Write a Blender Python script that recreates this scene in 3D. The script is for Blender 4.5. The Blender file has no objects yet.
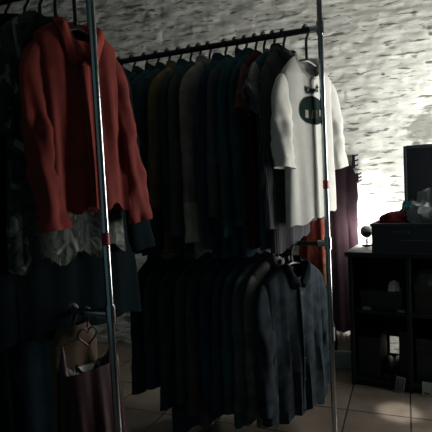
import bpy, math, random
from mathutils import Vector, Matrix, noise
random.seed(4)
PI = math.pi
WORLD, WINDOW, LAMP, SPOT = .075, 58, 15, 480
sc = bpy.context.scene
COL = sc.collection

# ------------------------------------------------------------------ camera
CAMH, F = 1.28, 470.0
cam = bpy.data.cameras.new('camera')
cam.sensor_width = 36; cam.sensor_fit = 'HORIZONTAL'; cam.lens = F/432*36
cam.clip_start = .02
co = bpy.data.objects.new('camera', cam); COL.objects.link(co)
co.matrix_world = (Matrix.Translation((0, 0, CAMH)) @ Matrix.Rotation(math.radians(86.6), 4, 'X')
                   @ Matrix.Rotation(math.radians(-2.9), 4, 'Z'))
sc.camera = co

# ------------------------------------------------------------------ materials
def newmat(name):
    m = bpy.data.materials.new(name); m.use_nodes = True
    nt = m.node_tree
    return m, nt, nt.nodes['Principled BSDF'], nt.nodes.new, nt.links.new

MC = {}
def cloth(name, col, rough=.92, vary=.25, weave=420, ribs=None, spec=.08):
    if name in MC: return MC[name]
    m, nt, b, N, L = newmat(name)
    tc = N('ShaderNodeTexCoord')
    n1 = N('ShaderNodeTexNoise'); n1.inputs['Scale'].default_value = 18; n1.inputs['Detail'].default_value = 6
    L(tc.outputs['Object'], n1.inputs['Vector'])
    r = N('ShaderNodeValToRGB')
    r.color_ramp.elements[0].position = .3; r.color_ramp.elements[1].position = .72
    r.color_ramp.elements[0].color = (*[c*(1-vary) for c in col], 1)
    r.color_ramp.elements[1].color = (*[min(1, c*(1+vary)) for c in col], 1)
    L(n1.outputs['Fac'], r.inputs['Fac'])
    out = r.outputs['Color']
    if ribs:
        w = N('ShaderNodeTexWave'); w.bands_direction = 'X'; w.inputs['Scale'].default_value = ribs[0]
        w.inputs['Distortion'].default_value = .6
        L(tc.outputs['Object'], w.inputs['Vector'])
        mx = N('ShaderNodeMix'); mx.data_type = 'RGBA'
        rr = N('ShaderNodeValToRGB'); rr.color_ramp.elements[0].position = .55; rr.color_ramp.elements[1].position = .7
        L(w.outputs['Fac'], rr.inputs['Fac']); L(rr.outputs['Color'], mx.inputs['Factor'])
        L(out, mx.inputs['A']); mx.inputs['B'].default_value = (*ribs[1], 1); out = mx.outputs['Result']
    L(out, b.inputs['Base Color'])
    n2 = N('ShaderNodeTexNoise'); n2.inputs['Scale'].default_value = weave; n2.inputs['Detail'].default_value = 2
    L(tc.outputs['Object'], n2.inputs['Vector'])
    bp = N('ShaderNodeBump'); bp.inputs['Strength'].default_value = .25; bp.inputs['Distance'].default_value = .002
    L(n2.outputs['Fac'], bp.inputs['Height']); L(bp.outputs['Normal'], b.inputs['Normal'])
    b.inputs['Roughness'].default_value = rough; b.inputs['Specular IOR Level'].default_value = spec
    MC[name] = m; return m

def printed(name, stops, scale=22, rough=.85, stretch=(1, 1, .7)):
    if name in MC: return MC[name]
    m, nt, b, N, L = newmat(name)
    tc = N('ShaderNodeTexCoord'); mp = N('ShaderNodeMapping'); mp.inputs['Scale'].default_value = stretch
    L(tc.outputs['Object'], mp.inputs['Vector'])
    n1 = N('ShaderNodeTexNoise'); n1.inputs['Scale'].default_value = scale; n1.inputs['Detail'].default_value = 3
    n1.inputs['Distortion'].default_value = 1.2
    L(mp.outputs['Vector'], n1.inputs['Vector'])
    r = N('ShaderNodeValToRGB'); cr = r.color_ramp
    cr.elements[0].position = stops[0][0]; cr.elements[0].color = (*stops[0][1], 1)
    cr.elements[1].position = stops[-1][0]; cr.elements[1].color = (*stops[-1][1], 1)
    for p, c in stops[1:-1]:
        e = cr.elements.new(p); e.color = (*c, 1)
    L(n1.outputs['Fac'], r.inputs['Fac']); L(r.outputs['Color'], b.inputs['Base Color'])
    b.inputs['Roughness'].default_value = rough; b.inputs['Specular IOR Level'].default_value = .25
    MC[name] = m; return m

def plain(name, col, rough=.5, metal=0, spec=.5, bump=None):
    if name in MC: return MC[name]
    m, nt, b, N, L = newmat(name)
    tc = N('ShaderNodeTexCoord'); n = N('ShaderNodeTexNoise'); n.inputs['Scale'].default_value = 30
    L(tc.outputs['Object'], n.inputs['Vector'])
    r = N('ShaderNodeValToRGB')
    r.color_ramp.elements[0].color = (*[c*.88 for c in col], 1); r.color_ramp.elements[1].color = (*[min(1, c*1.1) for c in col], 1)
    L(n.outputs['Fac'], r.inputs['Fac']); L(r.outputs['Color'], b.inputs['Base Color'])
    b.inputs['Roughness'].default_value = rough; b.inputs['Metallic'].default_value = metal
    b.inputs['Specular IOR Level'].default_value = spec
    if bump:
        bp = N('ShaderNodeBump'); bp.inputs['Strength'].default_value = bump; bp.inputs['Distance'].default_value = .003
        L(n.outputs['Fac'], bp.inputs['Height']); L(bp.outputs['Normal'], b.inputs['Normal'])
    MC[name] = m; return m

def wall_material():
    m, nt, b, N, L = newmat('rough_white_painted_brick')
    tc = N('ShaderNodeTexCoord')
    def mapped(s, loc=(0, 0, 0)):
        mp = N('ShaderNodeMapping'); mp.inputs['Scale'].default_value = s; mp.inputs['Location'].default_value = loc
        L(tc.outputs['Object'], mp.inputs['Vector']); return mp.outputs['Vector']
    def nz(vec, scale, det=6, dist=0.):
        n = N('ShaderNodeTexNoise'); n.inputs['Scale'].default_value = scale; n.inputs['Detail'].default_value = det
        n.inputs['Distortion'].default_value = dist
        L(vec, n.inputs['Vector']); return n.outputs['Fac']
    def ramp(fac, a, c, lo=(0, 0, 0), hi=(1, 1, 1)):
        r = N('ShaderNodeValToRGB'); r.color_ramp.elements[0].position = a; r.color_ramp.elements[1].position = c
        r.color_ramp.elements[0].color = (*lo, 1); r.color_ramp.elements[1].color = (*hi, 1)
        L(fac, r.inputs['Fac']); return r.outputs['Color']
    def mix(f, a, c):
        x = N('ShaderNodeMix'); x.data_type = 'RGBA'; L(f, x.inputs['Factor'])
        for s, v in (('A', a), ('B', c)):
            if isinstance(v, tuple): x.inputs[s].default_value = (*v, 1)
            else: L(v, x.inputs[s])
        return x.outputs['Result']
    base = ramp(nz(mapped((2.2, 1, 8)), 3, 8), .32, .66, (.50, .51, .47), (.84, .84, .78))
    # narrow horizontal cracks and flaked joints where dark mortar shows
    chips = ramp(nz(mapped((5, 5, 24)), 1.6, 5, .4), .57, .64)
    big = ramp(nz(mapped((2.2, 2.2, 8), (3.1, 0, 1.7)), 1.7, 6, .5), .635, .70)
    c1 = mix(chips, base, (.15, .155, .14)); c2 = mix(big, c1, (.20, .205, .185))
    # wear: the left part of the wall keeps less paint
    sx = N('ShaderNodeSeparateXYZ'); L(tc.outputs['Object'], sx.inputs[0])
    worn = ramp(nz(mapped((3, 3, 11), (7, 0, 2)), 2, 6, .6), .50, .66)
    rng = N('ShaderNodeMapRange'); rng.inputs['From Min'].default_value = 1.5; rng.inputs['From Max'].default_value = .2
    L(sx.outputs['X'], rng.inputs['Value'])
    mu = N('ShaderNodeMath'); mu.operation = 'MULTIPLY'; L(worn, mu.inputs[0]); L(rng.outputs['Result'], mu.inputs[1])
    mu2 = N('ShaderNodeMath'); mu2.operation = 'MULTIPLY'; L(mu.outputs[0], mu2.inputs[0]); mu2.inputs[1].default_value = .92
    c3 = mix(mu2.outputs[0], c2, (.15, .165, .145))
    # one bare patch of flaked paint
    ds = N('ShaderNodeVectorMath'); ds.operation = 'DISTANCE'; L(mapped((1, 0, 1.5)), ds.inputs[0])
    ds.inputs[1].default_value = (2.44, 0, 1.62*1.5)
    nn = nz(mapped((6, 6, 14)), 3, 6, .5)
    ad = N('ShaderNodeMath'); ad.operation = 'MULTIPLY_ADD'; L(nn, ad.inputs[0]); ad.inputs[1].default_value = .34; L(ds.outputs['Value'], ad.inputs[2])
    pf = ramp(ad.outputs[0], .30, .38, (.85, .85, .85), (0, 0, 0))
    c4 = mix(pf, c3, (.16, .165, .145))
    L(c4, b.inputs['Base Color'])
    b.inputs['Roughness'].default_value = .8; b.inputs['Specular IOR Level'].default_value = .2
    bp = N('ShaderNodeBump'); bp.inputs['Strength'].default_value = .35; bp.inputs['Distance'].default_value = .010
    L(nz(mapped((4, 4, 16)), 5, 9), bp.inputs['Height']); L(bp.outputs['Normal'], b.inputs['Normal'])
    return m

def floor_material():
    m, nt, b, N, L = newmat('worn_glossy_floor_tile')
    tc = N('ShaderNodeTexCoord'); mp = N('ShaderNodeMapping'); mp.inputs['Rotation'].default_value = (0, 0, math.radians(22))
    L(tc.outputs['Object'], mp.inputs['Vector'])
    br = N('ShaderNodeTexBrick'); br.offset = 0; br.inputs['Scale'].default_value = 1
    br.inputs['Brick Width'].default_value = .33; br.inputs['Row Height'].default_value = .33
    br.inputs['Mortar Size'].default_value = .005; br.inputs['Mortar Smooth'].default_value = .2
    br.inputs['Color1'].default_value = (.17, .14, .112, 1); br.inputs['Color2'].default_value = (.20, .168, .135, 1)
    br.inputs['Mortar'].default_value = (.05, .042, .036, 1)
    L(mp.outputs['Vector'], br.inputs['Vector'])
    n = N('ShaderNodeTexNoise'); n.inputs['Scale'].default_value = 6; n.inputs['Detail'].default_value = 8
    L(tc.outputs['Object'], n.inputs['Vector'])
    mx = N('ShaderNodeMix'); mx.data_type = 'RGBA'; mx.blend_type = 'MULTIPLY'; mx.inputs['Factor'].default_value = .75
    r = N('ShaderNodeValToRGB'); r.color_ramp.elements[0].position = .3; r.color_ramp.elements[1].position = .7
    r.color_ramp.elements[0].color = (.5, .5, .5, 1)
    L(n.outputs['Fac'], r.inputs['Fac']); L(br.outputs['Color'], mx.inputs['A']); L(r.outputs['Color'], mx.inputs['B'])
    L(mx.outputs['Result'], b.inputs['Base Color'])
    rr = N('ShaderNodeMapRange'); rr.inputs['To Min'].default_value = .10; rr.inputs['To Max'].default_value = .30
    L(n.outputs['Fac'], rr.inputs['Value']); L(rr.outputs['Result'], b.inputs['Roughness'])
    bp = N('ShaderNodeBump'); bp.inputs['Strength'].default_value = .12; bp.inputs['Distance'].default_value = .004
    L(n.outputs['Fac'], bp.inputs['Height']); L(bp.outputs['Normal'], b.inputs['Normal'])
    return m

# ------------------------------------------------------------------ mesh helpers
class MB:
    def __init__(s): s.v = []; s.f = []
    def rings(s, rings, close=True, cap0=False, cap1=False):
        n = len(rings[0]); o = len(s.v)
        for r in rings: s.v += [tuple(p) for p in r]
        m = n if close else n-1
        for i in range(len(rings)-1):
            for j in range(m):
                a = o+i*n+j; b = o+i*n+(j+1) % n
                s.f.append((a, b, b+n, a+n))
        if cap0: s.f.append(tuple(o+j for j in range(n))[::-1])
        if cap1: s.f.append(tuple(o+(len(rings)-1)*n+j for j in range(n)))
    def box(s, lo, hi, rot=0, at=(0, 0, 0), bev=0):
        o = len(s.v); x0, y0, z0 = lo; x1, y1, z1 = hi
        pts = [(x0, y0, z0), (x1, y0, z0), (x1, y1, z0), (x0, y1, z0), (x0, y0, z1), (x1, y0, z1), (x1, y1, z1), (x0, y1, z1)]
        c, n = math.cos(rot), math.sin(rot)
        s.v += [(x*c-y*n+at[0], x*n+y*c+at[1], z+at[2]) for x, y, z in pts]
        s.f += [tuple(o+i for i in q) for q in ((0, 3, 2, 1), (4, 5, 6, 7), (0, 1, 5, 4), (1, 2, 6, 5), (2, 3, 7, 6), (3, 0, 4, 7))]
    def tube(s, pts, r, n=10, caps=True):
        pts = [Vector(p) for p in pts]; rs = r if isinstance(r, (list, tuple)) else [r]*len(pts)
        rings = []; up = None
        for i, p in enumerate(pts):
            d = (pts[min(i+1, len(pts)-1)]-pts[max(i-1, 0)]).normalized()
            if up is None:
                up = d.orthogonal().normalized()
            up = (up-d*up.dot(d)).normalized(); w = d.cross(up)
            rings.append([p+(up*math.cos(2*PI*k/n)+w*math.sin(2*PI*k/n))*rs[i] for k in range(n)])
        s.rings(rings, True, caps, caps)
    def build(s, name, mat, parent=None, smooth=True, bevel=0, solid=0):
        me = bpy.data.meshes.new(name); me.from_pydata(s.v, [], s.f); me.update()
        if smooth:
            me.polygons.foreach_set('use_smooth', [True]*len(me.polygons))
            try: me.set_sharp_from_angle(angle=math.radians(50))
            except Exception: pass
        o = bpy.data.objects.new(name, me); COL.objects.link(o)
        if isinstance(mat, (list, tuple)):
            for q in mat: me.materials.append(q)
        else: me.materials.append(mat)
        if bevel:
            b = o.modifiers.new('bevel', 'BEVEL'); b.width = bevel; b.segments = 2; b.limit_method = 'ANGLE'
        if solid:
            b = o.modifiers.new('solid', 'SOLIDIFY'); b.thickness = solid; b.offset = 0
        if parent: o.parent = parent
        return o

def tag(o, label, cat, group=None, kind=None):
    o['label'] = label
    if cat: o['category'] = cat
    if group: o['group'] = group
    if kind: o['kind'] = kind
    return o
def thing(name, label, cat, loc=(0, 0, 0), rz=0, group=None):
    o = bpy.data.objects.new(name, None); COL.objects.link(o); o.empty_display_size = .05
    o.location = loc; o.rotation_euler = (0, 0, rz)
    return tag(o, label, cat, group)
def struct(o):
    o['kind'] = 'structure'; return o
def lerp(a, b, t): return a+(b-a)*t
def sgp(v, p): return math.copysign(abs(v)**p, v)

# ------------------------------------------------------------------ setting
A16 = math.radians(-16)
WD = Vector((math.cos(A16), math.sin(A16), 0)); WN = Vector((-WD.y, WD.x, 0))   # along the back wall / outwards
W0 = Vector((-.83, 3.95, 0))
S0, S1, CEIL = -1.9, 3.0, 2.95
def wallpt(s, off=0, z=0): return W0+WD*s-WN*off+Vector((0, 0, z))

def build_back_wall():
    mb = MB(); nx, nz = 430, 290; rows = []
    for k in range(nz+1):
        z = CEIL*k/nz; row = []
        for i in range(nx+1):
            s = S0+(S1-S0)*i/nx
            # uneven stone courses under thick paint
            zz = z+.018*noise.noise((s*1.7, 0, z*2))
            c = zz/.088; ci = math.floor(c); fr = c-ci
            bs = (s+.13*(ci % 2)+.05*noise.noise((ci*3.1, 4, 0)))/.25; fb = bs-math.floor(bs)
            e = min(fr, 1-fr)*.088; eb = min(fb, 1-fb)*.25
            g = min(1, e/.014)*min(1, .45+eb/.03)
            h = .0035*g+.004*noise.noise((math.floor(bs)*1.3, ci*2.7, 1))+.007*noise.fractal((s*7, 0, z*13), 1, 2, 4)
            row.append((s, -h, z))
        rows.append(row)
    mb.rings(rows, close=False)
    o = mb.build('wall_back', wall_material(), smooth=True)
    o.location = W0; o.rotation_euler = (0, 0, A16)
    # solid backing
    return struct(o)
build_back_wall()

fm = floor_material()
b = MB(); b.box((-5.2, -1.2, -.1), (4.6, 6.2, 0)); struct(b.build('floor', fm, smooth=False))
cm = plain('grey_ceiling_plaster', (.30, .30, .28), .9)
b = MB(); b.box((-5.2, -1.2, CEIL), (4.6, 6.2, CEIL+.1)); struct(b.build('ceiling', cm, smooth=False))
wm = plain('dark_side_wall_plaster', (.22, .22, .205), .9, bump=.4)
def side_wall(name, s, thick, holes=()):
    # local: x = distance from back wall into the room, y = thickness outward
    b = MB(); L0, L1 = -.06, 5.2
    xs = sorted({L0, L1, *[q for h in holes for q in h[:2]]})
    for x0, x1 in zip(xs[:-1], xs[1:]):
        hh = [h for h in holes if h[0] <= x0 and h[1] >= x1]
        if hh:
            b.box((x0, 0, 0), (x1, thick, hh[0][2])); b.box((x0, 0, hh[0][3]), (x1, thick, CEIL))
        else: b.box((x0, 0, 0), (x1, thick, CEIL))
    o = b.build(name, wm, smooth=False)
    o.location = wallpt(s); o.rotation_euler = (0, 0, math.atan2(-WN.y, -WN.x))
    return struct(o)
side_wall('wall_left', S0, -.15)
WIN = (.12, 1.0, .45, 2.1)
side_wall('wall_right', S1-.02, .15, [WIN])
fr = MB()
x0, x1, z0, z1 = WIN
for lo, hi in (((x0, .03, z0), (x1, .09, z0+.06)), ((x0, .03, z1-.06), (x1, .09, z1)), ((x0, .03, z0+.06), (x0+.06, .09, z1-.06)),
               ((x1-.06, .03, z0+.06), (x1, .09, z1-.06)), (((x0+x1)/2-.03, .03, z0+.06), ((x0+x1)/2+.03, .09, z1-.06))):
    fr.box(lo, hi)
w = fr.build('window_1', plain('window_frame_white', (.6, .6, .57), .5), smooth=False); struct(w)
w.location = wallpt(S1-.02); w.rotation_euler = (0, 0, math.atan2(-WN.y, -WN.x))

# ------------------------------------------------------------------ clothing racks
CHR = plain('polished_chrome_tube', (.55, .57, .58), .18, 1)
DRK = plain('dark_steel_tube', (.045, .05, .052), .35, .8)
BLK = plain('black_hanger_plastic', (.012, .014, .015), .35)
RED = plain('red_band', (.35, .02, .03), .5)
RZU, RZL = 1.987, .995
PB = Vector((.5197, 2.2, 0)); UB = Vector((-.9312, .3643, 0))
PA = Vector((-.3450, 1.45, 0)); UA = Vector((-.9312, .3643, 0))
RZLA = .906; RZUA = 1.925

def rack(P, U, length, RZU, zl, label, lower_len, band_z):
    t = thing('clothing_rack', label, 'clothes rack', P, math.atan2(U.y, U.x))
    def post(x, m):
        b = MB(); b.tube([(x, 0, .012), (x, 0, 2.42)], .0125, 16); p = b.build('post', m, t)
        b = MB(); b.tube([(x, 0, 0), (x, 0, .012), (x, 0, .05)], [.028, .028, .016], 16); b.build('foot', DRK, p)
        b = MB(); b.tube([(x, 0, 2.42), (x, 0, 2.44)], [.016, .01], 12); b.build('end_cap', DRK, p)
        return p
    p = post(0, CHR); post(length, DRK)
    b = MB(); b.tube([(0, 0, band_z), (0, 0, band_z+.04)], .0131, 16); b.build('post_band', RED, p)['label'] = 'red band around the post'  # narrow red band drawn round the post
    b = MB(); b.tube([(.012, 0, RZU), (length-.012, 0, RZU)], .0145, 14); b.build('upper_rail', DRK, t)
    b = MB(); b.tube([(.012, 0, zl), (lower_len-.012, 0, zl)], .011, 14); b.build('lower_rail', CHR if zl < .95 else DRK, t)
    for x, z in ((0, RZU), (0, zl), (length, RZU), (lower_len, zl)):
        b = MB(); b.tube([(x, 0, z-.028), (x, 0, z+.028)], .0175, 16)
        d = 1 if x == 0 else -1
        b.tube([(x, 0, z), (x+d*.045, 0, z)], .0165, 14); b.build('fitting', CHR if x == 0 else DRK, t)
    return t
rack(PB, UB, 1.25, RZU, RZL, 'floor-to-top metal rack in the middle with two rails of clothes', 1.25, 1.25)
rack(PA, UA, .95, RZUA, RZLA, 'shiny chrome rack at the left holding the red shirt', .95, 1.12)

# ------------------------------------------------------------------ garments
NECK = -.085
def hanger(loc, rz, label, group, width=.19, hook_mat=None, drop=0):
    t = thing('clothes_hanger', label, 'hanger', loc, rz, group)
    b = MB(); R = .0218
    pts = [(R*math.cos(a), 0, R*math.sin(a)) for a in [math.radians(-35+i*(215+35)/16) for i in range(17)]]
    pts = pts[::-1]     # starts left-bottom, over the top, to the right
    pts = [(x, y, z) for x, y, z in pts]
    stem = pts[-1]
    pts += [(stem[0]-.006, 0, stem[2]-.012), (.002, 0, -.040), (0, 0, -.06), (0, 0, -.095-drop)]
    b.tube(pts, [.0068]*17+[.0066, .0064, .0064, .0068], 8); b.build('hook', hook_mat or BLK, t)
    b = MB()
    arm = [(x*width, .012*abs(x)**2, -.098-drop-.062*abs(x)**1.4) for x in [-1+i/10 for i in range(21)]]
    b.tube(arm, [.006+.003*(1-abs(-1+i/10)) for i in range(21)], 8); b.build('shoulder_bar', hook_mat or BLK, t)
    b = MB(); b.tube([(sx*width, .009, -.172-drop+.016*(abs(sx) > .9)) for sx in (-.93, -.8, .8, .93)], .0035, 6)
    b.build('trouser_bar', hook_mat or BLK, t)
    return t

class Body:
    """cloth torso: shoulder cone, then a hanging tube with folds; front is -Y"""
    def __init__(s, W=.205, L=.7, nw=.07, nd=.035, slope=.075, D=.03, Dh=.034, flare=.01, A=.008, scoop=.03, k=60, seed=0, hemwave=.008, vneck=False, skew=0, Ab=None, neck=-.085, sb=0):
        s.__dict__.update(locals()); r = random.Random(seed)
        s.ph = [r.uniform(0, 6.28) for _ in range(8)]
        s.Ab = A if Ab is None else Ab
    def prof(s, v):                     # v in [0,1] shoulder, (1,2] body
        if v <= 1:
            f = v; w = lerp(s.nw, s.W, f**.95); z = s.neck-s.slope*f**1.25; d = lerp(s.nd, s.D, f**.7); g = 0
        else:
            g = v-1; w = s.W*(1-.05*math.sin(PI*min(1, g*1.2)))+s.flare*g
            z = s.neck-s.slope-(s.L-s.slope)*g; d = lerp(s.D, s.Dh, min(1, g*1.4))
        return w, z, d, g
    def fold(s, x, z, g, side):
        a = (s.A if side < 0 else s.Ab)*min(1, .25+g*1.3); p = s.ph; o = 0 if side < 0 else 3
        return a*(math.sin(s.k*x+p[o]+2.2*g)+.55*math.sin(1.9*s.k*x+p[o+1]-3*g)+.5*math.sin(.45*s.k*x+p[o+2]+4*g))/1.6
    def pt(s, th, v, off=0):
        w, z, d, g = s.prof(v); c, n = math.cos(th), math.sin(th)
        x = w*c; side = -1 if n < 0 else 1
        y = d*sgp(n, .72)+side*s.fold(x, z, g, side)*abs(n)**.6+side*off
        if n < 0 and v <= 1:
            k = (1-v)*(max(0, 1-abs(x)/(s.nw*1.15)) if s.vneck else max(0, -n)**.8)
            z -= s.scoop*k
        elif v <= 1 and s.sb: z -= s.sb*(1-v)*max(0, n)**.8
        z -= s.hemwave*g*math.sin(9*x/s.W+s.ph[6])+s.skew*g*x
        x += off*.3*c
        y -= .018*math.exp(-((v-1.05)/.35)**2)*0
        return (x, y, z)
    def front(s, x, z, off=.002):
        zz = z
        if z > s.neck-s.slope:
            v = max(0, (s.neck-z)/s.slope)**(1/1.25)
        else: v = 1+min(1, (s.neck-s.slope-z)/(s.L-s.slope))
        w = s.prof(v)[0]; c = max(-.99, min(.99, x/w)); th = -math.acos(c)
        p = s.pt(th, v, off); return (x, p[1], z)
    def mesh(s, n=64, ns=8, nb=22):
        b = MB(); vs = [i/ns for i in range(ns+1)]+[1+(i+1)/nb for i in range(nb)]
        R = [[s.pt(2*PI*j/n, v) for j in range(n)] for v in vs]
        top = [[(p[0]*.93, p[1]*.9, p[2]-.035) for p in R[0]]]
        bot = [[(p[0]*.97, p[1]*.78, p[2]+.006) for p in R[-1]], [(p[0]*.95, p[1]*.7, p[2]+.06) for p in R[-1]]]
        b.rings(top+R+bot); return b

def sleeve_path(B, side, length, spread, fwd, root=.0):
    zs = B.neck-B.slope; W = B.W
    P = [Vector((W-.050, 0, zs-.026)), Vector((W-.012, 0, zs-.060)), Vector((W+.012, 0, zs-.12))]
    n = 9
    for i in range(1, n+1):
        f = i/n
        P.append(Vector((W+.012+spread*f**1.2, fwd*f**1.5, zs-.12-(length-.12)*f)))
    for p in P: p.x *= side
    return P
def sleeve_mesh(B, side, length, spread, fwd, ra, rb, thick, seed, part=(0, 1), grow=0, A=.006, short=False):
    r = random.Random(seed); ph = [r.uniform(0, 6.28) for _ in range(6)]
    P = sleeve_path(B, side, length, spread, fwd); m = len(P)
    N = 30; rings = []; n = 28
    for i in range(N+1):
        q = lerp(part[0], part[1], i/N); u = q*(m-1); k = min(int(u), m-2); f = u-k
        p = P[k].lerp(P[k+1], f)
        d = (P[min(k+1, m-1)]-P[max(k, 0)]).normalized()
        if k > 0: d = ((P[k]-P[k-1]).normalized().lerp(d, .5+.5*f)).normalized()
        Y = Vector((0, 1, 0)); X = d.cross(Y).normalized(); Yn = X.cross(d).normalized()
        rx = lerp(ra, rb, min(1, max(0, q-.12)/.88)); ry = rx*thick
        if q < .12:
            h = math.sqrt(max(.02, 1-(1-q/.12)**2)); rx *= .35+.65*h; ry *= .35+.65*h
        ry *= lerp(.5, 1, min(1, q/.45))
        ring = []
        for j in range(n):
            t = 2*PI*j/n
            e = 1+(A/rx)*min(1, .15+q*2)*(.45*math.sin(46*q+2*t+ph[3])+math.sin(3*t+ph[0]+6*q)+.7*math.sin(5*t+ph[1]-9*q)+.6*math.sin(2*t+22*q+ph[2]))/1.5
            ring.append(p+X*math.cos(t)*(rx*e+grow)+Yn*math.sin(t)*(ry*e+grow))
        rings.append(ring)
    b = MB(); last = rings[-1]; c = sum(last, Vector())/n; d = (P[-1]-P[-2]).normalized()
    rings.append([c+(p-c)*.82-d*.002 for p in last]); rings.append([c+(p-c)*.75-d*.04 for p in last])
    if part[0] > 0:
        first = rings[0]; c0 = sum(first, Vector())/n
        rings.insert(0, [c0+(p-c0)*.8+d*.002 for p in first])
    b.rings(rings, True, cap0=(part[0] == 0), cap1=True); return b

def collar_mesh(B, kind, droop=.045, point=.035):
    b = MB(); n = 40; rows = []
    if kind == 'shirt':
        prof = [(0, -.002, -.012), (0, .003, .013), (.25, .010, .016), (.6, .017, -.006), (1, .024, -.032)]
        for a, out, dz in prof:
            row = []
            for j in range(n+1):
                th = -PI/2+.10+(2*PI-.20)*j/n
                x, y, z = B.pt(th, 0.0)
                c, s = math.cos(th), math.sin(th)
                fr = max(0, -s)**3
                lx = 1+out/.07*.8
                zz = z+dz*1.1-(a*point*fr)+(.010 if a else 0)
                row.append((x*lx+(math.copysign(.018*a*fr, x) if x else 0), y*(1+out/.05)+(-1 if s < 0 else 1)*out*.5, zz))
            rows.append(row)
        b.rings(rows, close=False)
    elif kind == 'open':    # pointed leaves lying open along the V, low fold round the back
        nw, sc_, N0 = B.nw, B.scoop, B.neck
        for sd in (-1, 1):
            rows = []
            for i in range(15):
                a = i/14; ix, iz = nw*(1-a)**.9+.002, N0-sc_*a+.004*(1-a)
                ox, oz = (nw+.030)*(1-a)+.044*a, N0-.012-(sc_+.030)*a**.9
                if a > .86: k = (a-.86)/.14; ox = lerp(ox, ix, k*.35); oz = lerp(oz, iz, k*.25)
                row = []
                for q in range(7):
                    f = q/6; x = lerp(ix, ox, f); z = lerp(iz, oz, f)
                    y = B.front(sd*x, min(z, N0-.001), .006+.009*math.sin(PI*min(1, f*1.1)))[1]; row.append((sd*x, y, z))
                rows.append(row if sd < 0 else row[::-1])
            b.rings(rows, close=False)
        rows = []
        for out, dz in ((-.002, -.01), (0, .012), (.005, .015), (.010, .0), (.014, -.012)):
            rows.append([(x*(1+out*7), y+out*math.sin(th), z+dz) for th in [PI*j/20 for j in range(21)] for x, y, z in [B.pt(th, 0)]])
        b.rings(rows, close=False)
    else:   # ribbed crew band or stand-up collar
        h = .012 if kind == 'crew' else .035
        for out, dz, v in ((-.004, -.004, .0), (.002, h, 0), (.004, h, .0), (.003, -.004, .06), (.001, -.006, .10)):
            row = []
            for j in range(n):
                th = 2*PI*j/n; x, y, z = B.pt(th, v); c, s = math.cos(th), math.sin(th)
                row.append((x+out*c, y+out*s, z+dz))
            rows.append(row)
        b.rings(rows, close=True)
    return b

def strip_on(B, x0, x1, z0, z1, off=.003, nx=4, nz=30):
    b = MB(); rows = []
    for i in range(nz+1):
        z = lerp(z0, z1, i/nz); rows.append([B.front(lerp(x0, x1, j/nx), z, off) for j in range(nx+1)])
    b.rings(rows, close=False); return b

def make(loc, rz, name, label, cat, mat, B, sleeve=None, collar=None, placket=None, buttons=0, cuff=None, hem=None, group=None):
    t = thing(name, label, cat, loc, rz, group)
    B.mesh().build('body', mat, t)
    if sleeve:
        sp = dict(length=.58, spread=.05, fwd=0, ra=.062, rb=.048, thick=.5, mat=mat, seed=B.seed+5, A=.006); sp.update(sleeve)
        m = sp.pop('mat'); f2 = sp.pop('fwd_r', sp['fwd']); s2 = sp.pop('spread_r', sp['spread'])
        for side in (-1, 1):
            q = dict(sp); q['seed'] += side
            if side == 1: q['fwd'] = f2; q['spread'] = s2
            so = sleeve_mesh(B, side, **q).build('sleeve', m, t)
            if cuff:
                sleeve_mesh(B, side, **q, part=(cuff[1], 1.004), grow=.0022).build('cuff', cuff[0], so)
    if collar: collar_mesh(B, collar[0]).build('collar', collar[1], t, solid=.003 if collar[0] in ('shirt', 'open') else 0)
    if placket:
        pz = strip_on(B, -.016, .016, B.neck-.02-B.scoop, B.neck-B.L+.006, .003).build('placket', placket, t, solid=.002)
        for i in range(buttons):
            z = lerp(B.neck-B.scoop-.05, B.neck-B.L+.06, i/max(1, buttons-1)); x, y, _ = B.front(0, z, .0045)
            bb = MB(); bb.tube([(x, y+.0005, z), (x, y-.0025, z)], .0055, 10); bb.build('button', BTN, pz)
    if hem:
        b = MB(); n = 64; rows = []
        for v in (2-hem[1], 2.0): rows.append([B.pt(2*PI*j/n, v, .0025) for j in range(n)])
        b.rings(rows); b.build('hem_band', hem[0], t)
    return t
BTN = plain('dark_button', (.03, .02, .02), .4)

D2 = math.radians
def onB(t, z=RZU): return PB+UB*t+Vector((0, 0, z))
def onA(t, z=0): return PA+UA*t+Vector((0, 0, z))
HU, HL, HA = 'hangers along the upper rail of the middle rack', 'hangers along the lower rail of the middle rack', 'hangers on the left rack'

# ---- cloth colours
blk = cloth('black_cotton', (.036, .075, .090))  # middle-rack blacks, colour raised to make up for the little light there
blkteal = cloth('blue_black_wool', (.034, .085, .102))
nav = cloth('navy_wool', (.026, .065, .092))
navshade = cloth('shaded_navy_wool', (.003, .012, .017))  # navy for the left rack, its dimness put into the colour
blkshade = cloth('shaded_black_wool', (.0022, .008, .0105))  # darker copy of the black, shade of the left rack put into the colour
chc = cloth('charcoal_wool', (.085, .10, .105), vary=.3)
gry = cloth('grey_brown_wool', (.28, .265, .24), vary=.3)
khk = cloth('khaki_cotton', (.20, .155, .09))
lgt = cloth('pale_grey_knit', (.55, .52, .43), vary=.2)
mar = cloth('maroon_cotton', (.075, .012, .016))
rose = cloth('dusty_rose_cotton', (.16, .075, .07))
wht = cloth('white_jersey', (.72, .72, .67), vary=.07)
wht2 = cloth('offwhite_jersey', (.55, .54, .50), vary=.10)
greyj = cloth('mid_grey_jersey', (.21, .22, .215), vary=.12)
strp = cloth('dark_striped_jersey', (.035, .038, .045), ribs=(28, (.12, .12, .13)))
redc = cloth('brick_red_crepe', (.225, .036, .029), rough=.8, vary=.22, spec=.15)
redlit = cloth('brick_red_collar_lit', (.34, .058, .046), rough=.7, vary=.1)  # lighter copy of the shirt red, for light on the upturned collar
wine = cloth('dark_wine_satin', (.032, .007, .012), rough=.45, spec=.5)
denim = cloth('dark_blue_denim', (.027, .037, .045), vary=.5)
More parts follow.
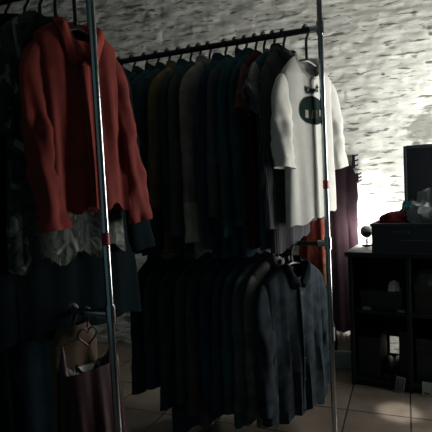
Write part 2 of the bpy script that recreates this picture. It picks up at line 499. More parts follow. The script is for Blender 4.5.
beige = cloth('beige_camisole', (.13, .085, .064))
skyw = cloth('pale_grey_silk', (.38, .40, .38), rough=.5)
orng = printed('orange_red_print', [(.36, (.17, .022, .014)), (.5, (.13, .020, .015)), (.6, (.17, .075, .04))], 9)
flor = printed('dark_floral_print', [(.38, (.012, .014, .015)), (.47, (.20, .05, .04)), (.54, (.04, .04, .04)), (.62, (.42, .38, .32))], 13)
ggp = printed('grey_green_print', [(.38, (.012, .016, .016)), (.48, (.06, .075, .065)), (.56, (.02, .025, .025)), (.66, (.28, .30, .26))], 15)

# ---- middle rack, upper rail (t grows leftwards from the right-hand post)
def hang(t, rz, rail, hl, grp, **kw):
    loc = rail(t); hanger(loc, D2(rz), hl, grp, kw.pop('hw', min(.19, kw['B'].W-.02)), drop=-.085-kw['B'].neck); return make(loc, D2(rz), **kw)
UPB = lambda t: onB(t, RZU)
LOB = lambda t: onB(t, RZL)

B1 = Body(W=.195, L=.745, nw=.082, nd=.03, D=.028, Dh=.032, A=.0055, scoop=.105, k=38, seed=3, flare=.005, neck=-.125, slope=.09, skew=-.17)
shirt = hang(.066, 44, UPB, 'black plastic hanger showing in the neck of the white printed tee', HU, name='printed_tee',
     label='white wide-sleeved tee with a dark green print, nearest the right-hand post', cat='shirt', mat=wht, B=B1,
     sleeve=dict(length=.42, spread=.02, spread_r=.045, fwd=-.02, fwd_r=.0, ra=.062, rb=.064, thick=.5, A=.008), collar=('crew', wht2))
def on_front(parent, B, name, polys, mat, off, label=None):
    b = MB()
    for loop in polys:          # loop of (x, z): triangulated as a fan of quads around its centre, draped on the cloth
        cx = sum(p[0] for p in loop)/len(loop); cz = sum(p[1] for p in loop)/len(loop)
        rows = [[B.front(lerp(cx, x, f), lerp(cz, z, f), off) for x, z in loop] for f in (.02, .35, .7, 1)]
        b.rings(rows, True, cap0=True)
    o = b.build(name, mat, parent)
    if label: o['label'] = label
    return o
GRN = cloth('dark_green_print_ink', (.006, .022, .018), vary=.3)
PAL = cloth('pale_print_ink', (.40, .42, .38)); BRN = cloth('brown_print_ink', (.09, .07, .05))
cx, cz = -.010, -.380
dome = [(cx+.098*math.cos(a), cz+(.072 if math.sin(a) > 0 else .058)*sgp(math.sin(a), .8)) for a in [2*PI*i/36 for i in range(36)]]
pr = on_front(shirt, B1, 'chest_print', [dome], GRN, .003, 'dark green rounded emblem')
def rect(x, z, w, h, sk=0): return [(x-w/2-sk, z-h/2), (x+w/2-sk, z-h/2), (x+w/2+sk, z+h/2), (x-w/2+sk, z+h/2)]
on_front(pr, B1, 'print_detail', [rect(cx-.052, cz-.012, .022, .036)], PAL, .0045, 'pale mark in the emblem')
on_front(pr, B1, 'print_detail', [rect(cx+.06, cz+.0, .016, .03)], PAL, .0045, 'pale mark in the emblem')
on_front(pr, B1, 'print_figure', [rect(cx+.005, cz-.012, .05, .04, .006)], BRN, .0045, 'brown mark in the emblem')
let = MB()      # arched line of brush lettering, as strokes
def stroke(pts, r=.0042):
    q = []
    for (xa, za), (xb, zb) in zip(pts[:-1], pts[1:]):
        for i in range(6): q.append((lerp(xa, xb, i/6), lerp(za, zb, i/6)))
    q.append(pts[-1])
    L = [B1.front(x, z, .0034) for x, z in q]
    n = len(q); rows = []
    for i in range(n):
        a = q[max(0, i-1)]; c = q[min(n-1, i+1)]; dx, dz = c[0]-a[0], c[1]-a[1]; l = math.hypot(dx, dz) or 1
        ox, oz = -dz/l*r, dx/l*r
        rows.append([B1.front(q[i][0]+ox, q[i][1]+oz, .0034), B1.front(q[i][0]-ox, q[i][1]-oz, .0034)])
    let.rings(rows, close=False)
lx, lz = -.012, -.276
for pts in ([(-.062, .012), (-.056, -.030)], [(-.036, .010), (-.058, -.008), (-.034, -.030)],
            [(-.026, -.020), (-.006, -.006), (-.022, .000), (-.028, -.018), (-.006, -.024)],
            [(.012, .002), (.000, -.014), (.010, -.022), (.022, -.006), (.012, .002)],
            [(.030, -.016), (.028, .002), (.040, .004), (.042, -.012)], [(.058, .034), (.054, -.004), (.066, -.006)], [(.044, .014), (.068, .020)]):
    stroke([(lx+x*.78, lz+z*.8) for x, z in pts], .0034)
let.build('lettering', GRN, shirt, solid=.0008)['label'] = 'small dark green lettering'

hang(.172, 54, UPB, 'black plastic hanger holding the striped shirt', HU, name='striped_shirt', label='dark shirt with thin pale stripes hanging just behind the white tee',
     cat='shirt', mat=strp, B=Body(W=.185, L=.90, D=.025, Dh=.03, A=.007, seed=12, skew=-.2),
     sleeve=dict(length=.74, spread=.02, fwd=-.01, ra=.055, rb=.045, thick=.42), collar=('shirt', strp))
hang(.22, 57, UPB, 'black plastic hanger holding the grey-sleeved tee', HU, name='t_shirt', label='dark tee with mid-grey shoulders and short grey sleeves',
     cat='t-shirt', mat=blkteal, B=Body(W=.20, L=.88, D=.026, Dh=.03, A=.007, seed=13, skew=-.2),
     sleeve=dict(length=.17, spread=.05, fwd=0, ra=.066, rb=.072, thick=.42, mat=greyj), collar=('crew', greyj))
hang(.268, 57, UPB, 'black plastic hanger holding the maroon shirt', HU, name='blouse', label='maroon blouse with dusty rose sleeves on the upper rail',
     cat='blouse', mat=mar, B=Body(W=.195, L=.90, D=.027, Dh=.032, A=.008, seed=14),
     sleeve=dict(length=.22, spread=.03, ra=.066, rb=.06, thick=.42, mat=rose), collar=('crew', mar))
ups = [  # t, rz, name, label, cat, mat, L, sleeve length, sleeve mat, collar
 (.31, 57, 'long_sleeve_shirt', 'black long-sleeved shirt left of the maroon blouse', 'shirt', blk, .80, .62, blk, 'shirt'),
 (.36, 57, 'zip_jacket', 'blue-black jacket with high collar in mid upper rail', 'jacket', blkteal, .78, .64, blkteal, 'stand'),
 (.41, 58, 'knit_jumper', 'dark jumper whose cuff carries a small grey label', 'jumper', blk, .80, .52, chc, 'crew'),
 (.465, 58, 'wool_coat', 'long navy coat just right of the pale-cuffed grey-brown coat', 'coat', nav, .90, .66, nav, 'shirt'),
 (.55, 58, 'duffel_coat', 'grey-brown coat with pale lower sleeves on the upper rail', 'coat', gry, .80, .66, gry, 'shirt'),
 (.605, 58, 'cardigan', 'charcoal cardigan just left of the pale-cuffed grey-brown coat', 'cardigan', blk, .82, .60, chc, 'crew'),
 (.655, 58, 'evening_jacket', 'black jacket between the charcoal cardigan and the khaki shirt', 'jacket', blkteal, .84, .62, blkteal, 'shirt'),
 (.715, 58, 'khaki_shirt', 'khaki-brown shirt hanging towards the left of the upper rail', 'shirt', khk, .80, .50, khk, 'shirt'),
 (.78, 58, 'dress_coat', 'long black coat just left of the khaki shirt', 'coat', blk, .90, .64, blk, 'shirt'),
 (.845, 58, 'hooded_top', 'blue-black high-collared top left of the long black coat', 'top', blkteal, .86, .62, blkteal, 'stand'),
 (.915, 58, 'plain_shirt', 'black shirt, third garment from the left end of the upper rail', 'shirt', blk, .80, .60, blk, 'shirt'),
 (.99, 58, 'rain_coat', 'black coat second from the left end of the upper rail', 'coat', blk, .90, .64, blk, 'shirt'),
 (1.07, 58, 'wrap_coat', 'navy-black coat at the left end of the upper rail', 'coat', nav, .90, .64, nav, 'shirt'),
]
for i, (t, rz, nm, lb, cat, m, L, sl, sm, ck) in enumerate(ups):
    kw = {}
    if nm == 'duffel_coat': kw['cuff'] = (lgt, .78)
    g = hang(t, rz, UPB, 'hanger holding the '+lb, HU, name=nm, label=lb, cat=cat, mat=m,
         B=Body(W=.195+.008*(i % 3), L=min(.885, L+.10), skew=-.32, D=.024, Dh=.029, A=.0065, seed=30+i, k=55+7*(i % 4)),
         sleeve=dict(length=sl+.10+.03*(i % 3), spread=.028+.01*(i % 3), fwd=-.012+.006*(i % 4), ra=.060, rb=.046, thick=.42, mat=sm, A=.005), collar=(ck, m),
         placket=m if ck == 'shirt' else None, **kw)
    if nm == 'knit_jumper':
        b = MB(); b.box((-.275, -.034, -.60), (-.235, -.030, -.53)); b.build('care_label', plain('grey_fabric_label', (.13, .13, .14), .8), g, smooth=False, bevel=.001)['label'] = 'small grey label'

# ---- middle rack, lower rail
Bd = Body(W=.205, L=.74, nw=.072, nd=.04, D=.045, Dh=.052, A=.015, scoop=.10, vneck=True, k=70, seed=71, flare=.035, Ab=.006)
dj = hang(.178, 42, LOB, 'black plastic hanger inside the dark collar of the denim jacket', HL, name='denim_jacket',
     label='dark blue denim jacket with open black collar, at the front of the lower rail', cat='jacket', mat=denim, B=Bd,
     sleeve=dict(length=.60, spread=.02, spread_r=.03, fwd=-.03, fwd_r=.01, ra=.062, rb=.055, thick=.55, A=.008), collar=('open', blkshade), placket=denim, buttons=6)
b = MB(); b.box((.212, -.060, -.535), (.256, -.052, -.465)); b.build('sleeve_patch', plain('grey_patch_fabric', (.24, .25, .255), .85), dj, smooth=False, bevel=.001)['label'] = 'grey patch on the sleeve'
lows = [
 (.245, 46, 'tweed_jacket', 'grey tweed jacket just left of the denim jacket', 'jacket', cloth('grey_tweed', (.12, .115, .11), vary=.5), .76, .66, 'shirt'),
 (.31, 50, 'suit_jacket', 'charcoal suit jacket behind the grey tweed jacket', 'jacket', chc, .74, .62, 'shirt'),
 (.37, 53, 'blazer', 'blue-black blazer in the middle of the lower rail', 'jacket', blkteal, .76, .62, 'shirt'),
 (.435, 55, 'dark_shirt', 'black shirt between the two charcoal groups on the lower rail', 'shirt', blk, .72, .60, 'shirt'),
 (.50, 56, 'knit_cardigan', 'dark navy cardigan right of the grey-brown overcoat on the lower rail', 'cardigan', nav, .74, .60, 'crew'),
 (.565, 57, 'overcoat', 'grey-brown overcoat left of middle on the lower rail', 'coat', cloth('grey_brown_overcoat', (.075, .072, .07), vary=.35), .78, .66, 'shirt'),
 (.64, 58, 'flannel_jacket', 'charcoal jacket just left of the grey-brown overcoat', 'jacket', chc, .74, .62, 'shirt'),
 (.72, 58, 'long_coat', 'longest black coat on the lower rail, nearly touching the floor', 'coat', blk, .86, .66, 'shirt'),
 (.80, 58, 'black_jacket', 'black jacket second from the left of the lower rail', 'jacket', blkteal, .60, .56, 'stand'),
 (.885, 58, 'black_coat', 'black coat at the left end of the lower rail', 'coat', blk, .64, .60, 'shirt'),
]
for i, (t, rz, nm, lb, cat, m, L, sl, ck) in enumerate(lows):
    hang(t, rz, LOB, 'hanger of the '+lb, HL, name=nm, label=lb, cat=cat, mat=m,
         B=Body(W=.195+.008*(i % 3), L=L+.03, neck=-.058, slope=.062, D=.029, Dh=.034, A=.008, seed=90+i, k=50+6*(i % 4)),
         sleeve=dict(length=sl, spread=.025+.01*(i % 2), fwd=-.012+.006*(i % 4), ra=.062, rb=.048, thick=.45, A=.006), collar=(ck, m),
         placket=m if ck == 'shirt' else None, buttons=0)

# ---- left rack
UPA = lambda t: onA(t, RZUA)
LOA = lambda t: onA(t, RZLA)
Br = Body(W=.143, L=.565, nw=.058, nd=.034, D=.026, Dh=.030, A=.014, scoop=.10, vneck=True, k=62, seed=21, flare=.03, hemwave=.015, slope=.055, neck=-.125)
rs = hang(.058, 50, UPA, 'black hanger in the open collar of the red shirt', HA, name='red_shirt',
     label='brick red long-sleeved shirt with pointed collar, hanging behind the chrome post', cat='shirt', mat=redc, B=Br,
     sleeve=dict(length=.565, spread=-.025, spread_r=.055, fwd=-.015, fwd_r=.0, ra=.040, rb=.044, thick=.6, A=.010), collar=('open', redlit), placket=redc, buttons=0)
b = MB(); rows = []  # dark sheet in the back of the neck, stands in for shade
for i in range(8):
    v = .02+1.05*i/7; rows.append([(p[0]*.7, p[1]-.005, p[2]-.002) for p in [Br.pt(PI/2+1.0-2.0*q/10, v) for q in range(11)]])
b.rings(rows, close=False); b.build('neck_shade', blkshade, rs)['label'] = 'dark sheet for the shade inside the open neck'
hang(.13, 50, UPA, 'black hanger holding the grey-green patterned tunic', HA, name='patterned_tunic',
     label='dark tunic with grey-green print whose hem shows under the red shirt', cat='tunic', mat=ggp,
     B=Body(W=.18, L=.755, D=.028, Dh=.034, A=.009, seed=22, flare=.03, hemwave=.02, skew=-.05),
     sleeve=dict(length=.30, spread=.03, ra=.06, rb=.065, thick=.45, A=.008))
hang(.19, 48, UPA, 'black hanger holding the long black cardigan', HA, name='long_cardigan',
     label='long black cardigan hanging behind the patterned tunic on the left rack', cat='cardigan', mat=blkshade,
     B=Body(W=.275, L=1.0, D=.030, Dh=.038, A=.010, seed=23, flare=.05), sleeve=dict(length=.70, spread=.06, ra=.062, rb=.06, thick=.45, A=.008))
hang(.25, 52, UPA, 'black hanger holding the floral blouse', HA, name='floral_blouse',
     label='dark blouse with red and grey flowers at the left edge', cat='blouse', mat=flor,
     B=Body(W=.20, L=.66, D=.034, Dh=.042, A=.010, seed=24, flare=.03), sleeve=dict(length=.60, spread=.03, ra=.06, rb=.055, thick=.45, A=.008))
coats = ['long navy coat hanging left of the floral blouse', 'second long navy coat from the floral blouse, at the left edge',
         'blue-black long coat behind the two navy ones, at the left edge', 'black long coat farthest along the left rack']
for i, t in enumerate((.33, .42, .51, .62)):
    hang(t, 56, UPA, 'black hanger holding the '+coats[i], HA, name='long_coat', label=coats[i], cat='coat', mat=(navshade, navshade, blkshade, blkshade)[i],
         B=Body(W=.21, L=1.62-.05*i, D=.034, Dh=.042, A=.012, seed=40+i, flare=.06), sleeve=dict(length=.66, spread=.03, ra=.062, rb=.05, thick=.45), collar=('shirt', navshade))

# lower rail of the left rack: heart hanger, camisole, wine dress
t = thing('heart_hanger', 'black wire hanger bent into a heart under the chrome lower rail', 'hanger', LOA(.092), D2(46))
b = MB(); R = .0155
pts = [(R*math.cos(a), 0, R*math.sin(a)) for a in [math.radians(200-i*14) for i in range(17)]]
b.tube(pts+[(.003, 0, -.03), (0, 0, -.05)], .003, 8); b.build('hook', BLK, t)
b = MB(); hp = []
for i in range(33):
    a = 2*PI*i/32; hp.append((.0021*16*math.sin(a)**3, 0, -.078+.0021*(13*math.cos(a)-5*math.cos(2*a)-2*math.cos(3*a)-math.cos(4*a))))
b.tube(hp, .0034, 8); b.tube([(-.115, 0, -.088), (-.032, 0, -.078)], .0034, 6); b.tube([(.032, 0, -.078), (.115, 0, -.088)], .0034, 6); b.build('heart_frame', BLK, t)
Bw = Body(W=.108, L=.62, nw=.088, nd=.02, D=.03, Dh=.05, A=.012, scoop=.20, sb=.125, k=80, seed=52, flare=.05, slope=.10, neck=-.078)
dr = make(LOA(.092), D2(46), 'wine_dress', 'dark wine-red satin dress with a low scooped neck, below the chrome lower rail', 'dress', wine, Bw)
b = MB(); rows = []
for i in range(9):
    v = .05+1.2*i/8; rows.append([(p[0]*.55, p[1]-.006, p[2]) for p in [Bw.pt(PI/2+.9-1.8*q/10, v) for q in range(11)]])
b.rings(rows, close=False); b.build('back_lining', skyw, dr)['label'] = 'pale grey lining inside the back of the neck'
hang(.15, 48, LOA, 'black hanger holding the beige camisole', HA, name='camisole', label='beige camisole behind the heart-shaped wire hanger',
     cat='top', mat=beige, B=Body(W=.085, L=.42, D=.024, Dh=.028, A=.006, scoop=.0, nw=.05, seed=51, neck=-.04))

# ------------------------------------------------------------------ coat on the wall peg
def wall_peg(q, z, reach, label):
    pk = wallpt(q, .02, z)
    t = thing('coat_peg', label, 'hook', pk, A16)
    b = MB(); b.box((-.02, -.012, -.05), (.02, .004, .05)); b.build('back_plate', DRK, t, smooth=False, bevel=.003)
    b = MB(); b.tube([(0, -.01, -.006), (0, -reach*.5, -.012), (0, -reach, -.012), (0, -reach-.022, .0), (0, -reach-.026, .022)], [.008, .008, .008, .008, .010], 10); b.build('prong', DRK, t)
    return pk-WN*reach+Vector((0, 0, -.018))
loc = wall_peg(1.735, 1.60, .062, 'small dark iron coat peg carrying the maroon coat on the white wall')
hanger(loc, A16, 'dark hanger on the wall peg holding the maroon coat', None, .12)
make(loc, A16, 'maroon_coat', 'long dark maroon coat hanging on the wall behind the right-hand post', 'coat', cloth('dark_maroon_wool', (.010, .005, .007)),
     Body(W=.14, L=1.30, D=.032, Dh=.036, A=.006, seed=61), sleeve=dict(length=.66, spread=.01, ra=.050, rb=.042, thick=.4), collar=('shirt', mar))
loc = wall_peg(1.63, 1.50, .150, 'long dark iron peg carrying the orange-red tunic on the white wall')
hanger(loc, A16, 'dark hanger on the long wall peg holding the orange-red tunic', None, .085)
make(loc, A16, 'tunic', 'orange-red printed tunic on the wall, hem showing below the white tee', 'tunic', orng,
     Body(W=.105, L=.84, D=.024, Dh=.030, A=.007, seed=11, nw=.055), collar=('crew', mar))
for s, z, dz in ((1.925, 1.42, .05), (1.945, 1.30, .035)):
    t = thing('wall_hook', 'dark iron hook on the white wall beside the white tee, '+('upper one' if z > 1.4 else 'lower one'), 'hook', wallpt(s, .02, z), A16)
    b = MB(); b.box((-.016, -.01, -dz), (.006, .01, dz)); b.build('back_plate', DRK, t, smooth=False, bevel=.002)
    b = MB()
    for q in (-.6, .1, .8): b.tube([(0, -.008, dz*q), (.012, -.03, dz*q), (.026, -.032, dz*q+.008)], [.006, .006, .007], 8)
    b.build('prong', DRK, t)

# ------------------------------------------------------------------ counter and what stands on it
AC = math.radians(-29); C0 = Vector((.803, 2.895, 0)); CX = Vector((math.cos(AC), math.sin(AC), 0)); CN = Vector((-CX.y, CX.x, 0))
def cpt(u, off, z): return C0+CX*u+CN*off+Vector((0, 0, z))
WOOD = plain('black_stained_board', (.008, .013, .016), .6, spec=.2, bump=.15)
WOOD2 = plain('black_shelf_board', (.010, .015, .018), .6, spec=.2)
CL, CD, CH = .80, .38, .845
t = thing('shelf_counter', 'black open shelf counter standing on the tiled floor at the right', 'counter', C0, AC)
b = MB(); b.box((-.015, -.02, CH-.03), (CL+.015, CD+.01, CH)); b.build('counter_top', WOOD, t, smooth=False, bevel=.003)
for u in (0, .335, CL-.022):
    b = MB(); b.box((u, 0, 0), (u+.022, CD, CH-.03)); b.build('side_panel', WOOD, t, smooth=False, bevel=.002)
for u0, u1 in ((.022, .335), (.357, CL-.022)):
    for z in (.03, .46):
        b = MB(); b.box((u0, .012, z), (u1, CD-.01, z+.02)); b.build('shelf', WOOD2, t, smooth=False, bevel=.002)
    b = MB(); b.box((u0, .03, 0), (u1, .045, .03)); b.build('plinth', WOOD, t, smooth=False)
b = MB()        # back board, with a cut-out in the first bay that lets the lit wall through
h0, h1, hz0, hz1 = .175, .262, .10, .22
b.box((.0, CD-.009, 0), (h0, CD, CH-.03)); b.box((h1, CD-.009, 0), (CL, CD, CH-.03)); b.box((h0, CD-.009, 0), (h1, CD, hz0)); b.box((h0, CD-.009, hz1), (h1, CD, CH-.03))
b.build('back_board', WOOD, t, smooth=False)

def lump(name, loc, rz, size, mat, seed, label, cat, crease=.22, flat=.2, parent=None):
    b = MB(); n, m = 44, 22; rings = []; off = seed*7.3
    for i in range(m+1):
        ph = PI*(i/m); ring = []
        for j in range(n):
            th = 2*PI*j/n
            d = Vector((math.sin(ph)*math.cos(th), math.sin(ph)*math.sin(th), math.cos(ph)))
            q = d*1.7+Vector((off, seed, 0))
            r = 1+crease*noise.noise(q)+.9*crease*abs(noise.noise(q*2.1))+.55*crease*noise.noise(q*4.3)
            p = Vector((d.x*size[0]*r, d.y*size[1]*r, 0)); z = size[2]*(d.z*r+1)*.5
            if d.z < 0: z = max(0, z*(1-flat)) if i < m else 0
            ring.append((p.x, p.y, max(0, size[2]*d.z*r) if d.z > 0 else -.0))
        rings.append(ring)
    b.rings(rings); o = b.build(name, mat); o.location = loc; o.rotation_euler = (0, 0, rz)
    return tag(o, label, cat)
# crate of clothes
CRT = plain('dark_blue_crate_plastic', (.016, .024, .032), .5, spec=.3)
cu0, cu1, cz0, cz1, co0, co1 = .148, .72, CH, CH+.175, .0, .30
t = thing('storage_crate', 'dark plastic crate of clothes standing on the black counter', 'crate', cpt(cu0, co0, cz0), AC)
w_, d_, h_ = cu1-cu0, co1-co0, cz1-cz0
b = MB(); b.box((0, 0, 0), (w_, d_, .01)); b.build('base', CRT, t, smooth=False)
for lo, hi in (((0, 0, .01), (w_, .008, h_-.02)), ((0, d_-.008, .01), (w_, d_, h_-.02)), ((0, .008, .01), (.008, d_-.008, h_-.02)), ((w_-.008, .008, .01), (w_, d_-.008, h_-.02))):
    b = MB(); b.box(lo, hi); b.build('side_wall', CRT, t, smooth=False)
b = MB()
for lo, hi in (((-.008, -.008, h_-.02), (w_+.008, .012, h_)), ((-.008, d_-.012, h_-.02), (w_+.008, d_+.008, h_)), ((-.008, .012, h_-.02), (.012, d_-.012, h_)), ((w_-.012, .012, h_-.02), (w_+.008, d_-.012, h_))): b.box(lo, hi)
b.build('rim', CRT, t, smooth=False, bevel=.003)
b = MB(); b.box((.12, -.012, h_-.062), (.21, -.002, h_-.045)); b.box((.16, -.012, h_*.36), (.40, -.002, h_*.36+.012)); b.build('rib', CRT, t, smooth=False, bevel=.002)
zt = cz0+.09
lump('folded_garment', cpt(.30, .13, zt+.055), AC, (.125, .10, .085), mar, 2, 'dark red garment heaped at the left end of the crate', 'clothes', .25)
lump('crumpled_garment', cpt(.475, .12, zt+.05), AC, (.14, .11, .17), cloth('blue_grey_jersey', (.15, .17, .175), vary=.4), 5, 'blue-grey crumpled garment piled highest in the crate', 'clothes', .35)
lump('teal_cloth', cpt(.36, .20, zt+.06), AC+.5, (.07, .05, .13), cloth('teal_cotton', (.02, .10, .11)), 6, 'small teal cloth showing behind the dark red garment', 'cloth', .3)
lump('white_cloth', cpt(.53, .18, zt+.06), AC, (.07, .06, .235), wht, 9, 'white cloth on top of the pile in the crate', 'cloth', .2)
lump('green_cloth', cpt(.585, .08, zt+.04), AC, (.06, .05, .13), cloth('dark_green_cotton', (.02, .05, .02)), 12, 'dark green cloth at the right of the blue-grey garment', 'cloth', .3)
# black board standing against the wall
t = thing('display_board', 'tall black padded board standing on the counter behind the crate', 'board', cpt(.305, .325, CH), AC+D2(3))
b = MB(); b.box((0, 0, 0), (.44, .04, .635)); b.build('panel', plain('black_felt_board', (.004, .0055, .007), .95, spec=.08, bump=.5), t, smooth=False, bevel=.006)
b = MB()
for lo, hi in (((-.006, -.006, 0), (.012, .046, .642)), ((.428, -.006, 0), (.446, .046, .642)), ((.012, -.006, .622), (.428, .046, .644))): b.box(lo, hi)
b.build('frame', WOOD, t, smooth=False, bevel=.004)
# small spotlight facing the wall
lp = cpt(.06, .30, CH)
t = thing('spot_lamp', 'small grey spot lamp on the counter left of the crate, shining on the wall', 'lamp', lp, A16)
LG = plain('grey_lamp_metal', (.16, .17, .18), .4, .3)
b = MB(); b.tube([(0, 0, 0), (0, 0, .012)], .034, 20); b.build('base', LG, t)
b = MB(); b.tube([(0, 0, .012), (0, 0, .05)], .007, 10); b.build('stem', LG, t)
b = MB(); b.tube([(0, -.045, .082), (0, -.04, .085), (0, .02, .09), (0, .045, .092)], [.02, .03, .036, .042], 20); b.build('housing', LG, t)
em = bpy.data.materials.new('lamp_glass'); em.use_nodes = True
pb = em.node_tree.nodes['Principled BSDF']; pb.inputs['Emission Color'].default_value = (1, .96, .88, 1); pb.inputs['Emission Strength'].default_value = 8
b = MB(); b.tube([(0, .046, .092), (0, .050, .092)], .038, 20); b.build('lens', em, t)
# things on the shelves

def box_thing(name, u0, u1, o0, o1, z0, z1, mat, label, cat, lid=True, rz=0):
    t = thing(name, label, cat, cpt((u0+u1)/2, (o0+o1)/2, z0), AC+rz)
    w, d, h = (u1-u0)/2, (o1-o0)/2, z1-z0
    b = MB(); b.box((-w, -d, 0), (w, d, h*(.72 if lid else 1))); b.build('body', mat, t, smooth=False, bevel=.003)
    if lid:
        b = MB(); b.box((-w-.003, -d-.003, h*.72), (w+.003, d+.003, h)); b.build('lid', mat, t, smooth=False, bevel=.003)
    return t
bx = plain('dark_card_box', (.010, .014, .017), .7); bx2 = plain('dark_brown_card_box', (.017, .015, .014), .8)
SU, SL = .48, .05
box_thing('shoe_box', .06, .305, .05, .30, SU, SU+.118, bx, 'dark lidded box on the upper shelf under the white rag', 'box')
lump('white_rag', cpt(.258, .085, SU+.118), AC, (.034, .028, .050), wht2, 15, 'small white rag lying on the dark box in the counter', 'cloth', .4)
box_thing('shoe_box', .375, .66, .05, .30, SU, SU+.165, bx2, 'dark brown lidded box on the upper shelf under the grey folded cloth', 'box')
lump('folded_cloth', cpt(.46, .14, SU+.165), AC, (.11, .09, .085), cloth('grey_blue_cotton', (.10, .115, .12)), 17, 'grey folded cloth on the dark brown box in the counter', 'cloth', .15)
box_thing('storage_box', .035, .165, .05, .33, SL, SL+.25, bx, 'black upright box on the lowest shelf at the left end of the counter', 'box', False)
box_thing('storage_box', .275, .328, .08, .33, SL, SL+.30, bx2, 'narrow dark box on the lowest shelf beside the lit gap', 'box', False)
box_thing('storage_box', .375, .68, .06, .33, SL, SL+.27, bx, 'wide black box on the lowest shelf behind the pale tag', 'box')
def shoe(u, off, z, rz, mat, label):
    t = thing('shoe', label, 'shoe', cpt(u, off, z), AC+rz)
    b = MB(); R = []
    for f, w, h in ((0, .022, .05), (.08, .032, .062), (.3, .034, .06), (.5, .034, .05), (.75, .042, .036), (.93, .032, .026), (1, .012, .016)):
        y = .12-.25*f; R.append([(w*math.cos(a), y, .012+h*.5+h*.5*math.sin(a)) for a in [2*PI*i/16 for i in range(16)]])
    b.rings(R, True, True, True); b.build('upper', mat, t)
    b = MB(); R = []
    for f, w in ((0, .022), (.1, .034), (.5, .034), (.75, .043), (.93, .034), (1, .012)):
        y = .124-.258*f; R.append([(-w, y, 0), (w, y, 0), (w, y, .014), (-w, y, .014)])
    b.rings(R, True, True, True); b.build('sole', BLK, t); return t
shoe(.195, .17, SL, .1, plain('black_shoe_leather', (.012, .013, .014), .3), 'black shoe on the lowest shelf in front of the lit gap, left one')
shoe(.245, .19, SL, -.05, plain('black_shoe_leather', (.012, .013, .014), .3), 'black shoe on the lowest shelf in front of the lit gap, right one')
def card(name, u, off, z, w, h, rz, tilt, mat, label):
    t = thing(name, label, 'tag', cpt(u, off, z), AC+rz)
    b = MB(); b.box((-w/2, -.0012, 0), (w/2, .0012, h)); o = b.build('card', mat, t, smooth=False)
    o.rotation_euler = (D2(-7), D2(tilt), 0); return o
tagm = plain('lilac_grey_card', (.17, .165, .20), .7); tagp = plain('pale_card', (.30, .31, .28), .7)
o = card('price_tag', .282, -.012, .004, .052, .092, 0, 8, tagm, 'lilac-grey printed tag leaning at the foot of the counter')
b = MB(); w, h = .036, .074
for lo, hi in (((-w/2, -.0022, .012), (w/2, -.0012, .017)), ((-w/2, -.0022, h), (w/2, -.0012, h+.005)), ((-w/2, -.0022, .017), (-w/2+.005, -.0012, h)), ((w/2-.005, -.0022, .017), (w/2, -.0012, h))): b.box(lo, hi)
ring = [(.010*math.cos(a), -.0022, .048+.012*math.sin(a)) for a in [2*PI*i/16 for i in range(17)]]
b.tube(ring, .0022, 6); b.box((-.010, -.0022, .025), (.010, -.0012, .030)); b.build('printed_mark', plain('dark_print_ink', (.03, .03, .045), .7), o, smooth=False)
o = card('price_tag', .435, -.012, .004, .052, .082, 0, 0, tagp, 'pale tag leaning at the foot of the counter, right of the lilac one')
b = MB(); b.box((-.012, -.0022, .012), (-.002, -.0012, .024)); b.box((.002, -.0022, .012), (.014, -.0012, .022)); b.build('printed_mark', plain('dark_print_ink', (.03, .03, .045), .7), o, smooth=False)
card('paper_slip', .10, .03, SU, .05, .022, 0, 0, tagm, 'small grey slip on the upper shelf edge, left end').rotation_euler = (D2(-40), 0, 0)
card('paper_slip', .30, .025, SU, .04, .018, 0, 0, tagm, 'small grey slip on the upper shelf edge under the white rag').rotation_euler = (D2(-40), 0, 0)

# ------------------------------------------------------------------ things on the floor between the rack and the counter
fb = plain('pale_blue_plastic', (.36, .45, .46), .5)
p0 = wallpt(1.83, .22, 0)
t = thing('plastic_tub', 'pale blue plastic tub on the floor between rack and counter', 'tub', p0, A16)
b = MB()
def sq(w, d, z): return [(-w, -d, z), (w, -d, z), (w, d, z), (-w, d, z)]
b.rings([sq(.13, .09, 0), sq(.15, .11, .13), sq(.146, .106, .13), sq(.127, .087, .006)], True, True, True); b.build('tub_body', fb, t, smooth=False)
b = MB(); b.rings([sq(.15, .11, .12), sq(.16, .12, .12), sq(.16, .12, .132), sq(.15, .11, .132), sq(.15, .11, .12)]); b.build('rim', fb, t, smooth=False)
lump('paper_wad', p0+Vector((0, 0, .012)), A16, (.10, .07, .19), plain('tan_paper', (.42, .33, .24), .8), 23, 'tan crumpled paper sticking out of the pale blue tub', 'paper', .3)
t = thing('dark_bag', 'dark glossy bag standing behind the right-hand post, with metal clasp', 'bag', wallpt(1.63, .22, 0), A16)
b = MB(); R = []
for z, w, d in ((0, .13, .07), (.03, .15, .085), (.15, .15, .08), (.26, .13, .05), (.30, .12, .02)):
    R.append([(w*sgp(math.cos(a), .6), d*sgp(math.sin(a), .6), z) for a in [2*PI*i/24 for i in range(24)]])
b.rings(R, True, True, True); b.build('bag_body', plain('dark_glossy_leather', (.02, .012, .016), .25), t)
b = MB(); b.tube([(.07*math.cos(PI*i/14), 0, .295+.12*math.sin(PI*i/14)) for i in range(15)], .006, 8); b.build('handle', BLK, t)
b = MB(); b.box((-.02, -.062, .22), (.02, -.05, .25)); b.build('clasp', CHR, t, smooth=False, bevel=.002)

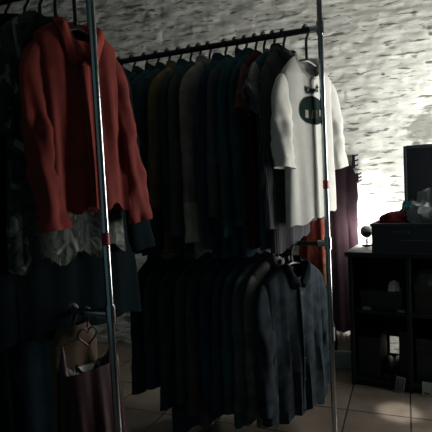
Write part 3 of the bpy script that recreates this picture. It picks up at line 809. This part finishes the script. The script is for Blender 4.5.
# ------------------------------------------------------------------ ceiling downlight, added out of view to brighten the floor before the counter
dl = Vector((.95, 2.05, CEIL)); dt = Vector((0.951, 2.528, 0))
t = thing('added_ceiling_spotlight', 'small white ceiling spotlight added above the frame to brighten the floor before the counter', 'lamp', dl)
b = MB(); b.tube([(0, 0, 0), (0, 0, -.015)], .05, 20); b.build('canopy', LG, t)
b = MB(); b.tube([(0, 0, -.015), (0, 0, -.07)], .008, 10); b.build('stem', LG, t)
dd = (dt-dl).normalized(); b = MB(); q = Vector((0, 0, -.09)); b.tube([q-dd*.03, q, q+dd*.07], [.022, .036, .042], 20); b.build('housing', LG, t)
b = MB(); b.tube([q+dd*.0705, q+dd*.074], .036, 20); b.build('lens', em, t)

# ------------------------------------------------------------------ light
l = bpy.data.lights.new('added_spot_beam', 'SPOT'); l.energy = SPOT; l.color = (1, .97, .92); l.spot_size = D2(5.5); l.spot_blend = .7; l.shadow_soft_size = .03  # beam of the added spotlight, makes the bright floor patch
o = bpy.data.objects.new('added_spot_beam', l); COL.objects.link(o); o.location = dl+q+dd*.09
o.rotation_euler = dd.to_track_quat('-Z', 'Y').to_euler()
w = bpy.data.worlds.new('world'); sc.world = w; w.use_nodes = True
bg = w.node_tree.nodes['Background']; bg.inputs['Color'].default_value = (.42, .86, 1, 1); bg.inputs['Strength'].default_value = WORLD
def area(name, loc, target, sx, sy, power, col):
    l = bpy.data.lights.new(name, 'AREA'); l.shape = 'RECTANGLE'; l.size = sx; l.size_y = sy; l.energy = power; l.color = col
    o = bpy.data.objects.new(name, l); COL.objects.link(o); o.location = loc
    o.rotation_euler = (Vector(target)-Vector(loc)).to_track_quat('-Z', 'Y').to_euler()
    return o
wc = wallpt(S1+.02, (WIN[0]+WIN[1])/2, (WIN[2]+WIN[3])/2)
area('window_daylight', wc, wc-WD, .82, 1.6, WINDOW, (1, .98, .93))
l = bpy.data.lights.new('spot_lamp_beam', 'POINT'); l.energy = LAMP; l.color = (1, .97, .9); l.shadow_soft_size = .03
o = bpy.data.objects.new('spot_lamp_beam', l); COL.objects.link(o)
o.location = lp+Vector((0, 0, .10))+WN*.10
vs = sc.view_settings
sc.display_settings.display_device = 'sRGB'
vs.view_transform = 'Standard'; vs.look = 'None'; vs.exposure = 0; vs.gamma = 1; vs.use_curve_mapping = False
